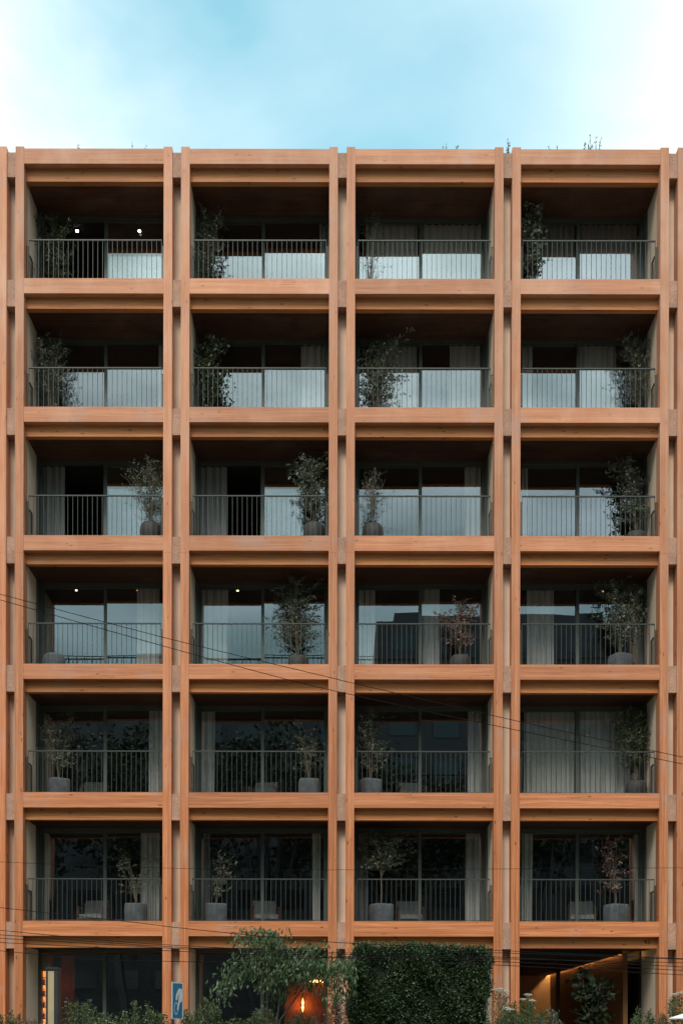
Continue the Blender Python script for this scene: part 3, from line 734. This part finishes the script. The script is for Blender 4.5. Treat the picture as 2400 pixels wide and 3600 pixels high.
# ------------------------------------------------------------------ hedge
HY0, HY1 = -6.0, -4.6
def hedge():
    rng = np.random.default_rng(4)
    tl, tr = at(1241, 3330, HY0), at(1722, 3338, HY0); br = at(1690, 3600, HY0)
    root = empty('clipped_hedge', ((tl.x+tr.x)/2, (HY0+HY1)/2, 0), 'big square-clipped dark green hedge before the third bay, clear of the wires', 'hedge')
    root['label'] = 'big square-clipped dark green hedge standing before the third bay of the ground floor'
    x0, x1, zt = tl.x, tr.x, tl.z
    def edge(z): return x1 - max(0, (zt-.5-z))*.12
    m = MB(); i = .10
    n0 = len(m.v)
    m.v += [(x0+i, HY0+i, 0), (edge(.5)-i, HY0+i, 0), (edge(.5)-i, HY1-i, 0), (x0+i, HY1-i, 0), (x0+i, HY0+i, zt-i-.03), (x1-i, HY0+i, zt-i-.03), (x1-i, HY1-i, zt-i-.03), (x0+i, HY1-i, zt-i-.03)]
    for q in ((0,3,2,1),(4,5,6,7),(0,1,5,4),(1,2,6,5),(2,3,7,6),(3,0,4,7)): m.f.append(q); m.m.append(0)
    part(m, 'twig_core', simple('hedge_core', (.012, .016, .008), .9), root)
    P = []
    n = 38000; P1 = np.stack([rng.uniform(x0, x1, n), np.full(n, HY0), rng.uniform(1.2, zt, n)], 1)
    P1 = P1[P1[:, 0] < x1 - np.maximum(0, zt-.5-P1[:, 2])*.12]
    lump = .10*np.sin(P1[:, 0]*4.1+1)*np.sin(P1[:, 2]*3.7) + .05*np.sin(P1[:, 0]*9+P1[:, 2]*7)
    P1[:, 1] += lump + rng.uniform(-.03, .13, len(P1))
    P.append(P1)
    n = 9000; P2 = np.stack([rng.uniform(x0, x1, n), rng.uniform(HY0, HY1, n), np.full(n, zt)], 1)
    P2[:, 2] += .05*np.sin(P2[:, 0]*5)+.03*np.sin(P2[:, 0]*13+P2[:, 1]*5) - np.abs(rng.normal(size=n))*.06 + .02 - np.clip(P2[:, 0]-x0-1.2, 0, 9)*.05; P.append(P2)
    for xs in (x0, x1):
        n = 6000; z = rng.uniform(1.2, zt, n)
        xe = np.full(n, xs) if xs == x0 else x1 - np.maximum(0, zt-.5-z)*.12
        P.append(np.stack([xe + rng.uniform(-.08, .05, n) + .04*np.sin(z*8), rng.uniform(HY0, HY1, n), z], 1))
    P = np.concatenate(P)
    # rounded shoulders and a ragged outline
    k = np.clip((P[:, 0]-(x1-.35))/.55, 0, 1)**2*.36 + np.clip(((x0+.3)-P[:, 0])/.4, 0, 1)**2*.26
    P[:, 2] -= k*np.clip((P[:, 2]-(zt-.6))/.6, 0, 1)
    P = P + rng.normal(size=P.shape)*np.array([.02, .03, .02])
    bare = np.sin(P[:, 0]*5.3+2)*np.sin(P[:, 2]*6.1+P[:, 0]*2) + .6*np.sin(P[:, 0]*13+P[:, 2]*9)
    P = P[(bare < .95) | (rng.random(len(P)) < .35)]
    # new shoots poking out of the top
    n = 700; S = np.stack([rng.uniform(x0, x1, n), rng.uniform(HY0, HY0+.5, n), zt - rng.uniform(-.09, .02, n)], 1)
    S[:, 2] -= np.clip(S[:, 0]-x0-1.2, 0, 9)*.05
    V = leaves(P, rng, .05, .03, np.array([0, -.25, .45]), .8)
    part(MB().np_quads(V, 6), 'foliage', M['leaf_hedge'], root)
    V2 = leaves(S, rng, .07, .03, np.array([0, 0, 1.0]), .5)
    part(MB().np_quads(V2, 6), 'new_shoots', M['leaf_shrub'], root)
hedge()

# ------------------------------------------------------------------ drooping tree
def garden_tree():
    rng = np.random.default_rng(9); Y = -6.6
    b0 = at(950, 3600, Y)
    root = empty('garden_tree', (b0.x, Y, 0), 'slender multi-stemmed garden tree with drooping green leaves left of the clipped hedge', 'tree')
    def PX(l, dy=0): return np.array([list(at(x*.4145+600, y*.4145+3150, Y+dy*(i/len(l)))) for i, (x, y) in enumerate(l)])
    trunks = [([(820,1060),(815,790),(795,600),(860,400),(885,330)], -.2), ([(900,1060),(930,850),(990,600),(1100,440)], .3), ([(925,1060),(1030,910),(1150,740),(1300,640)], .5)]
    arms = [([(860,370),(800,315),(700,305),(600,310)], -.3, 120), ([(850,330),(880,310),(830,320)], .2, 60), ([(850,430),(760,370),(680,385),(570,385)], -.5, 130), ([(840,380),(900,400),(950,450),(960,520)], .4, 160),
            ([(830,480),(700,500),(600,540),(530,590),(470,720),(420,800),(380,880)], -.6, 190), ([(800,560),(700,620),(600,650),(520,710),(440,790)], .2, 200), ([(800,430),(780,520),(770,640),(740,700)], .3, 190),
            ([(960,560),(1060,520),(1150,540),(1250,540),(1400,560),(1560,590)], -.5, 330), ([(990,600),(1100,600),(1250,610),(1380,650),(1440,820)], .3, 330), ([(1100,440),(1180,450),(1290,430)], .3, 90),
            ([(1000,640),(900,660),(860,720),(780,760)], -.3, 200), ([(960,640),(940,740),(920,820),(880,870)], .4, 130), ([(1250,620),(1350,700),(1400,840),(1320,850)], -.5, 120), ([(1400,600),(1500,640),(1560,700),(1530,830)], .2, 210), ([(1450,580),(1540,520),(1600,560)], .2, 100),
            ([(1000,560),(1010,640),(960,700)], -.2, 160), ([(1150,600),(1180,680),(1160,760)], .1, 130), ([(1060,560),(1060,640)], -.4, 130), ([(880,370),(900,450),(870,540),(820,560)], 0, 170)]
    mb = MB()
    g = at(960, 3600, Y)
    for l, dy in trunks:
        P = PX(l, dy); P = np.vstack([[g.x + (P[0][0]-g.x)*.4, Y, .0], P]); mb.tube(P.tolist(), list(np.linspace(.024, .008, len(P))), 6)
    A = []; AX = []
    for l, dy, n in arms:
        P = PX(l, dy); mb.tube(P.tolist(), list(np.linspace(.012, .004, len(P))), 4)
        n = int(n*1.25)
        t = rng.uniform(0, 1, n)*(len(P)-1.001); i = t.astype(int); f = (t-i)[:, None]
        q = P[i]*(1-f)+P[i+1]*f
        A.append(q + rng.normal(size=(n, 3))*np.array([.13, .30, .085]) + np.array([0, 0, -.01]))
    part(mb, 'trunk', M['bark_dark'], root)
    A = np.concatenate(A); A = A[A[:, 0] < at(1252, 3400, Y).x]
    ax = np.array([0, 0, -1.0])
    part(MB().np_quads(leaves(A, rng, .125, .034, ax + np.array([-.15, -.15, 0]), .42), 6), 'foliage', M['leaf_tree'], root)
garden_tree()

# ------------------------------------------------------------------ shrubs
def shrub(pxl, pxr, top, y, label, leaf='leaf_shrub', n=2600, ll=.05, lw=.022, flowers=0, fl='petal', umbel=0, spiky=.5, name='shrub', seed=0, group='shrubs along the front garden', depth=.5):
    rng = np.random.default_rng(seed+500+int(pxl))
    a, b = at(pxl, top, y), at(pxr, top, y); cx = (a.x+b.x)/2; hw = (b.x-a.x)/2; zt = a.z
    root = empty(name, (cx, y, .06), label, 'shrub', group)
    mb = MB(); A = []; ns = max(10, int(hw*40)); tips = []
    for i in range(ns):
        u = rng.uniform(-1, 1); v = rng.uniform(-1, 1)
        h = zt - (abs(u)**2.2)*(.35+.3*spiky*rng.random()) - spiky*.35*rng.random()**1.5
        e = np.array([cx+u*hw, y+v*depth, h]); s = np.array([cx+u*hw*.55, y+v*depth*.6, .05])
        P = stem(rng, s, e, 8, .03); mb.tube(P.tolist(), list(np.linspace(.008, .002, 8)), 3, cap=False); tips.append(P[-1])
        m_ = int(n/ns); t = 4.2+rng.uniform(0, 1, m_)**.7*2.79; k = t.astype(int); f = (t-k)[:, None]
        sp = .10*(1.15-(t-4)/3)[:, None] + .012
        A.append(P[k]*(1-f)+P[np.minimum(k+1, 7)]*f + rng.normal(size=(m_, 3))*sp*np.array([1, 1, .8]))
    part(mb, 'stem', M['bark'], root)
    A = np.concatenate(A)
    part(MB().np_quads(leaves(A, rng, ll, lw, np.array([0, -.2, .5]), .8), 6), 'foliage', M[leaf], root)
    tips = np.array(tips)
    if flowers:
        idx = rng.integers(0, len(A), flowers); Q = A[idx] + rng.normal(size=(flowers, 3))*.02 + np.array([0, -.05, .06])
        F = MB()
        for q_ in Q:
            r_ = rng.uniform(.010, .018)
            F.lathe(tuple(q_), [(.001, r_*.6), (r_, .2*r_), (r_*.8, -r_*.3), (.001, -r_*.5)], 6)
        part(F, 'flowers', M[fl], root)
    if umbel:
        hi_ = tips[np.argsort(-tips[:, 2])[:umbel]]
        for q_ in hi_:
            F = MB()
            for _ in range(26):
                a_ = rng.uniform(0, 6.28); rr = .085*math.sqrt(rng.random())
                c = (q_[0]+rr*math.cos(a_), q_[1]+rr*math.sin(a_), q_[2]+.06-rr*rr*3)
                F.lathe(c, [(.001, .008), (.013, 0), (.001, -.006)], 5)
                F.tube([tuple(q_), c], .0015, 3, cap=False)
            part(F, 'flower_umbel', M['petal_white'], root)
SH = [
 (-20, 70, 3555, -4.8, 'low dark shrub at the left edge beside the outer column', dict(leaf='leaf_shrub', flowers=6)),
 (60, 165, 3578, -5.0, 'low reddish-tinged shrub left of the cream post', dict(leaf='leaf_red', n=1500)),
 (192, 345, 3505, -4.2, 'dim loose shrub just right of the cream post', dict(leaf='leaf_shrub', n=1900, flowers=14)),
 (300, 445, 3556, -5.6, 'yellowish flowering shrub in front, left of the blue sign', dict(flowers=40, n=2600)),
 (420, 575, 3522, -4.6, 'tall loose shrub with pale dots of flowers, midway under the leftmost bay', dict(flowers=26, n=2600)),
 (500, 640, 3568, -6.0, 'low flowering shrub at the foot of the double column', dict(flowers=46, n=2400)),
 (630, 735, 3545, -5.4, 'shrub with white flower dots right of the blue sign', dict(flowers=34, fl='petal_white', n=2000)),
 (680, 790, 3512, -4.4, 'dark leafy shrub between the blue sign and the drooping tree', dict(leaf='leaf_shrub', n=2200, flowers=6)),
 (780, 880, 3572, -5.2, 'very low dark shrub left of the garden tree stems', dict(leaf='leaf_shrub', n=1500)),
 (850, 985, 3545, -4.9, 'rounded green shrub behind the stems of the garden tree', dict(n=2600)),
 (960, 1160, 3566, -5.4, 'wide low shrub under the garden tree, left of the hedge', dict(n=2800)),
 (1140, 1262, 3496, -5.0, 'reddish-leaved shrub tucked against the left side of the hedge', dict(leaf='leaf_red', n=2800, ll=.045)),
 (1686, 1800, 3480, -5.6, 'tall ferny shrub with white flower umbels right of the hedge', dict(umbel=4, n=2600, ll=.04, lw=.014, spiky=.9)),
 (1770, 1915, 3508, -6.0, 'dense bright green shrub with a few white umbels, left of the entrance', dict(umbel=3, n=5200, ll=.04, lw=.018)),
 (1690, 1900, 3560, -6.6, 'broad low green shrub in front, right of the hedge', dict(n=5200, umbel=2, ll=.04, lw=.018, spiky=.3)),
 (1895, 1980, 3545, -4.6, 'small pale-leaved shrub at the entrance', dict(leaf='leaf_olive', n=1300)),
 (2222, 2318, 3538, -4.6, 'rounded green shrub beside the right column of the entrance', dict(n=2400, spiky=.2)),
 (2300, 2352, 3560, -4.4, 'small reddish shrub at the foot of the rightmost whole column', dict(leaf='leaf_red', n=1200)),
 (2335, 2440, 3492, -4.8, 'tall shrub with a white umbel at the right edge', dict(umbel=3, n=2400)),
]
for i, (l, rg, top, y, lab, kw) in enumerate(SH): shrub(l, rg, top, y, lab, seed=i, **kw)
# big-leaved plant in the entrance
def entrance_plant():
    rng = np.random.default_rng(77); y = .9; p = at(2085, 3375, y)
    root = empty('entrance_plant', (p.x, y, .06), 'tall dark broad-leaved plant silhouetted in the lit entrance of the rightmost bay', 'plant')
    xl, xr = at(2000, 3400, y).x, at(2165, 3400, y).x
    paths, A = grow(rng, (p.x, y, .06), 1.3, p.z, xl, xr, .35, 11, 15, 7, .016)
    mesh_plant(root, paths, A, rng, 'leaf_far', .17, .11)
entrance_plant()

# ------------------------------------------------------------------ cream post, blue sign, parasol
Y = -7.5
a, b = at(161, 3402, Y), at(203, 3402, Y)
post = empty('totem_post', ((a.x+b.x)/2, Y, 0), 'dark square post with a cream front panel at the lower left', 'post')
part(MB().box((a.x, Y, 0), (b.x, Y+.24, a.z-.04)), 'casing', M['metal_dark'], post)
part(MB().box((a.x-.01, Y-.012, a.z-.039), (b.x+.004, Y+.25, a.z)), 'cap', M['metal_dark'], post)
part(MB().box((at(169, 3402, Y).x, Y-.008, 0), (at(190, 3402, Y).x, Y-.001, a.z-.075)), 'cream_panel', M['cream'], post)

def blue_sign():
    Y = -8.4; c = at(622, 3520, Y)
    root = empty('hand_sign', (c.x, Y, 0), 'blue sign with a white hand pinching a ring, turned edgeways, before the double column', 'sign')
    H = at(622, 3455, Y).z - at(622, 3585, Y).z; Wd = .34; W2 = at(637, 3500, Y).x - at(607, 3500, Y).x
    ang = math.acos(min(1, W2/Wd)); ux = Vector((math.cos(ang), math.sin(ang), 0)); un = Vector((math.sin(ang), -math.cos(ang), 0)); zc = c.z
    def P(u, v, h): return tuple(Vector((c.x, Y, zc)) + ux*(u*Wd/2) + Vector((0, 0, v*H/2)) + un*h)
    def slab(poly, h0, h1, name, mat):
        m = MB(); n = len(poly); m.v = [P(u, v, h0) for u, v in poly]+[P(u, v, h1) for u, v in poly]
        m.f = [tuple(range(n))[::-1], tuple(range(n, 2*n))]+[(i, (i+1) % n, n+(i+1) % n, n+i) for i in range(n)]; m.m = [0]*len(m.f)
        return part(m, name, mat, root)
    rr = []
    for cx, cy, s in ((.9, .95, 0), (-.9, .95, 1), (-.9, -.95, 2), (.9, -.95, 3)):
        for k in range(4):
            t = (s+k/3)*math.pi/2; rr.append((cx+.1*math.cos(t), cy+.05*math.sin(t)))
    slab(rr, 0, .01, 'border_panel', M['sign_white'])
    slab([(u*.84, v*.94) for u, v in rr], .0105, .014, 'blue_panel', M['sign_blue'])
    # sleeve, hand, thumb and pointing finger (rows measured on the photographed sign)
    slab([(.18,.66),(.72,.67),(.80,.55),(.82,.30),(.80,.05),(.70,-.05),(.45,-.07),(.30,-.22),(.12,-.50),(-.02,-.55),(-.10,-.48),(.02,-.28),(.12,-.05),(.18,.12),(.22,.30),(.10,.36),(-.02,.20),(-.10,.03),(-.30,.02),(-.34,.14),(-.28,.32),(-.05,.48)], .0145, .017, 'hand_mark', M['sign_white'])
    m = MB(); n = 24
    for k in range(n):
        t0, t1 = 2*math.pi*k/n, 2*math.pi*(k+1)/n
        q = []
        for t, s in ((t0, 1), (t1, 1), (t1, .78), (t0, .78)): q.append(P(-.28+.34*s*math.cos(t), -.42+.34*(s if s == 1 else .86)*math.sin(t), .0145))
        m.quad(q)
    part(m, 'ring_mark', M['sign_white'], root)
    q = P(0, 0, -.03)
    part(MB().box((c.x-.10, Y+.02, 0), (c.x-.055, Y+.07, zc+H*.42)), 'post', M['metal_dark'], root)
    part(MB().box((c.x-.056, Y+.025, zc+.1), (c.x-.02, Y+.05, zc+.14)), 'bracket', M['metal_dark'], root)
blue_sign()

def parasol():
    Y = -9; tip = at(2350, 3581, Y); cx = tip.x + 1.45
    root = empty('parasol', (cx, Y, 0), 'corner of a white parasol canopy at the lower right edge', 'parasol')
    m = MB(); n = 8; apex = (cx, Y, tip.z+.46)
    rim = [(cx+1.45*math.cos(math.pi+2*math.pi*k/n), Y+1.45*math.sin(math.pi+2*math.pi*k/n), tip.z) for k in range(n)]
    for k in range(n):
        a, b = rim[k], rim[(k+1) % n]
        m.quad([a, b, apex]); m.quad([(a[0], a[1], a[2]-.02), (apex[0], apex[1], apex[2]-.02), (b[0], b[1], b[2]-.02)]); m.quad([a, (a[0], a[1], a[2]-.02), (b[0], b[1], b[2]-.02), b])
    part(m, 'canopy', M['white_cloth'], root)
    part(MB().lathe((cx, Y, 0), [(.001, 0), (.3, 0), (.3, .06), (.025, .07), (.022, tip.z+.43), (.001, tip.z+.43)], 12), 'pole', M['metal_dark'], root)
    mb = MB()
    for k in range(n): mb.tube([(rim[k][0], rim[k][1], rim[k][2]-.03), (cx, Y, apex[2]-.035)], .008, 4)
    part(mb, 'ribs', M['metal_dark'], root)
parasol()

# ------------------------------------------------------------------ overhead wires
def wire(pts, y, label, rad=.0048):
    P = [at(px, py, y) for px, py in pts]
    # smooth and run on past the frame
    out = []
    first = P[0] + (P[0]-P[1]).normalized()*9; last = P[-1] + (P[-1]-P[-2]).normalized()*9
    Q = [first]+P+[last]
    for i in range(len(Q)-1):
        p0, p1, p2, p3 = Q[max(i-1, 0)], Q[i], Q[i+1], Q[min(i+2, len(Q)-1)]
        for k in range(8):
            t = k/8; out.append(.5*((2*p1)+(p2-p0)*t+(2*p0-5*p1+4*p2-p3)*t*t+(3*p1-p0-3*p2+p3)*t**3))
    out.append(last)
    m = MB().tube(out, rad, 6)
    tag(m.build('overhead_wire', M['wire'], None, True), label, 'wire', 'overhead wires crossing before the facade')
WY = -12
wire([(0,2089),(367,2187),(662,2263),(1154,2381),(1240,2402),(1828,2538),(2400,2663)], WY, 'upper of the two wires slanting down across the middle storeys')
wire([(0,2109),(303,2195),(662,2296),(1028,2394),(1240,2444),(1596,2522),(2400,2687)], WY-.3, 'lower of the two wires slanting down across the middle storeys')
wire([(0,3031),(263,3043),(800,3058),(1250,3059),(2400,3052)], WY, 'faint thin wire crossing the lowest balcony storey above its railings', .003)
wire([(0,3192),(263,3222),(438,3240),(654,3266),(1000,3300),(1240,3318),(1800,3345),(2400,3372)], WY-.2, 'wire that slants over the lowest spandrel from the left edge to the hedge')
wire([(0,3272),(199,3291),(566,3322),(1240,3352),(1724,3351),(2400,3374)], WY+.3, 'topmost of the bundled wires below the lowest spandrel')
wire([(0,3288),(598,3330),(1250,3358),(1724,3365),(2400,3401)], WY, 'second wire down in the bundle below the lowest spandrel')
wire([(0,3300),(654,3338),(1250,3366),(1724,3381),(2400,3413)], WY-.4, 'third wire down in the bundle below the lowest spandrel')
wire([(0,3315),(654,3347),(1250,3372),(1724,3393),(2400,3429)], WY, 'fourth wire down in the bundle below the lowest spandrel')
wire([(0,3344),(319,3374),(582,3381),(797,3383),(1240,3366),(1724,3372),(2400,3386)], WY+.5, 'sagging wire lowest at the left, crossing the dark lobby windows')

# ------------------------------------------------------------------ weeds on the roof
def weed(px, top, wpx, n, label):
    y = .7; c = at(px, 522, y); zt = at(px, top, y).z; z0 = ZR-.09; hw = wpx/PM/2
    rng = np.random.default_rng(int(px)); root = empty('roof_weed', (c.x, y, z0), label, 'plant', 'weeds growing on the roof edge')
    mb = MB(); A = []
    for i in range(n):
        e = np.array([c.x+rng.uniform(-hw, hw), y+rng.uniform(-.1, .1), zt-rng.random()**2*(zt-z0)*.35*(i > 0)])
        P = stem(rng, np.array([c.x+(e[0]-c.x)*.5, y, z0]), e, 6, .05); mb.tube(P.tolist(), list(np.linspace(.006, .003, 6)), 3, cap=False)
        t = rng.uniform(2.5, 4.99, 14); k = t.astype(int); f = (t-k)[:, None]; A.append(P[k]*(1-f)+P[k+1]*f)
    part(mb, 'stem', M['bark'], root); A = np.concatenate(A)
    part(MB().np_quads(leaves(A, rng, .06, .02, np.array([0, 0, 1.0]), .5), 6), 'foliage', M['leaf_dark'], root)
weed(2085, 488, 60, 11, 'tallest clump of dark weeds on the roof edge, rightmost bay')
weed(2054, 504, 12, 3, 'low weed just left of the tallest clump on the roof edge')
weed(1945, 508, 40, 5, 'low thin weeds on the roof edge, left part of the rightmost bay')
weed(1783, 489, 16, 5, 'slender weed rising in the gap between the third and rightmost bays')
weed(1567, 504, 26, 7, 'small round weed on the roof edge over the third bay')
weed(1604, 514, 10, 3, 'tiny weed right of the round weed over the third bay')
weed(515, 514, 18, 4, 'small weed tuft on the roof edge at the right of the leftmost bay')
weed(466, 506, 5, 2, 'single thin weed stalk over the leftmost bay')
weed(276, 511, 14, 3, 'faint weed tuft over the left half of the leftmost bay')

# ------------------------------------------------------------------ across the street, mirrored in the panes
def far_building(x0, x1, y, h, label, mat, storeys, railing=False):
    root = empty('street_building', ((x0+x1)/2, y, 0), label, 'building')
    part(MB().box((x0, y-12, 0), (x1, y, h)), 'wall', M[mat], root)
    n = int((x1-x0)/3.2)
    for s in range(storeys):
        for k in range(n):
            xx = x0+1+k*(x1-x0-2)/n; z = 1+s*(h-1)/storeys
            part(MB().box((xx, y+.002, z+.9), (xx+1.9, y+.06, z+2.3)), 'window', M['farwin'], root)
    if railing:
        m = MB(); m.box((x0, y-.1, h+1.0), (x1, y-.05, h+1.06))
        for k in range(int((x1-x0)/.6)): m.box((x0+k*.6, y-.09, h), (x0+k*.6+.05, y-.06, h+1.0))
        part(m, 'roof_railing', M['metal_dark'], root)
    return root
far_building(-34, 2.49, -52, 29.3, 'grey block across the street with a railed flat roof, mirrored in the left windows', 'facade_grey', 9, True)
r2 = far_building(2.5, 34, -50, 32.2, 'taller dark block across the street, mirrored in the right windows', 'facade_grey', 10)
part(MB().box((4, -61, 32.2), (20, -53, 34)), 'penthouse', M['facade_grey'], r2)
part(MB().box((-16, -60, 29.3), (-12.5, -54, 31.2)), 'penthouse', M['facade_white'], r2.__class__ and bpy.data.objects['street_building'])
def far_tree(x, y, h, rad, seed, label):
    rng = np.random.default_rng(seed); root = empty('street_tree', (x, y, 0), label, 'tree', 'trees across the street')
    mb = MB(); cz = h-rad*.95
    for i in range(9):
        dv = rng.normal(size=3); dv /= np.linalg.norm(dv); dv[2] = abs(dv[2])
        mb.tube(stem(rng, np.array([x, y, 0 if i == 0 else h*.3]), np.array([x, y, cz])+dv*rad*.7, 7, .05).tolist(), list(np.linspace(.35 if i == 0 else .2, .04, 7)), 6)
    part(mb, 'trunk', M['metal_dark'], root)
    nb = 60; B = rng.normal(size=(nb, 3)); B /= np.linalg.norm(B, axis=1, keepdims=True); B *= rad*rng.uniform(.3, 1, (nb, 1))**.6*np.array([1.15, 1, .85]); B += np.array([x, y, cz])
    A = np.repeat(B, 130, 0) + rng.normal(size=(nb*130, 3))*rad*.13
    part(MB().np_quads(leaves(A, rng, .34, .2), 6), 'crown', M['leaf_far'], root)
for i, (x, y, h, rd) in enumerate([(-13, -37, 20.5, 5.2), (-4.6, -36, 21.3, 5.4), (3.6, -38, 19.2, 4.6), (12, -37, 20.3, 5.0), (-22, -36, 19.5, 5.5), (21, -36, 19.5, 5.0)]):
    far_tree(x, y, h, rd, 40+i, ['second street tree from the left behind the camera, mirrored in the left windows', 'tallest street tree behind the camera, mirrored in the second bay',
        'shorter street tree behind the camera, mirrored in the third bay', 'street tree behind the camera right of the tallest, mirrored in the right bays', 'leftmost street tree behind the camera', 'rightmost street tree behind the camera'][i])
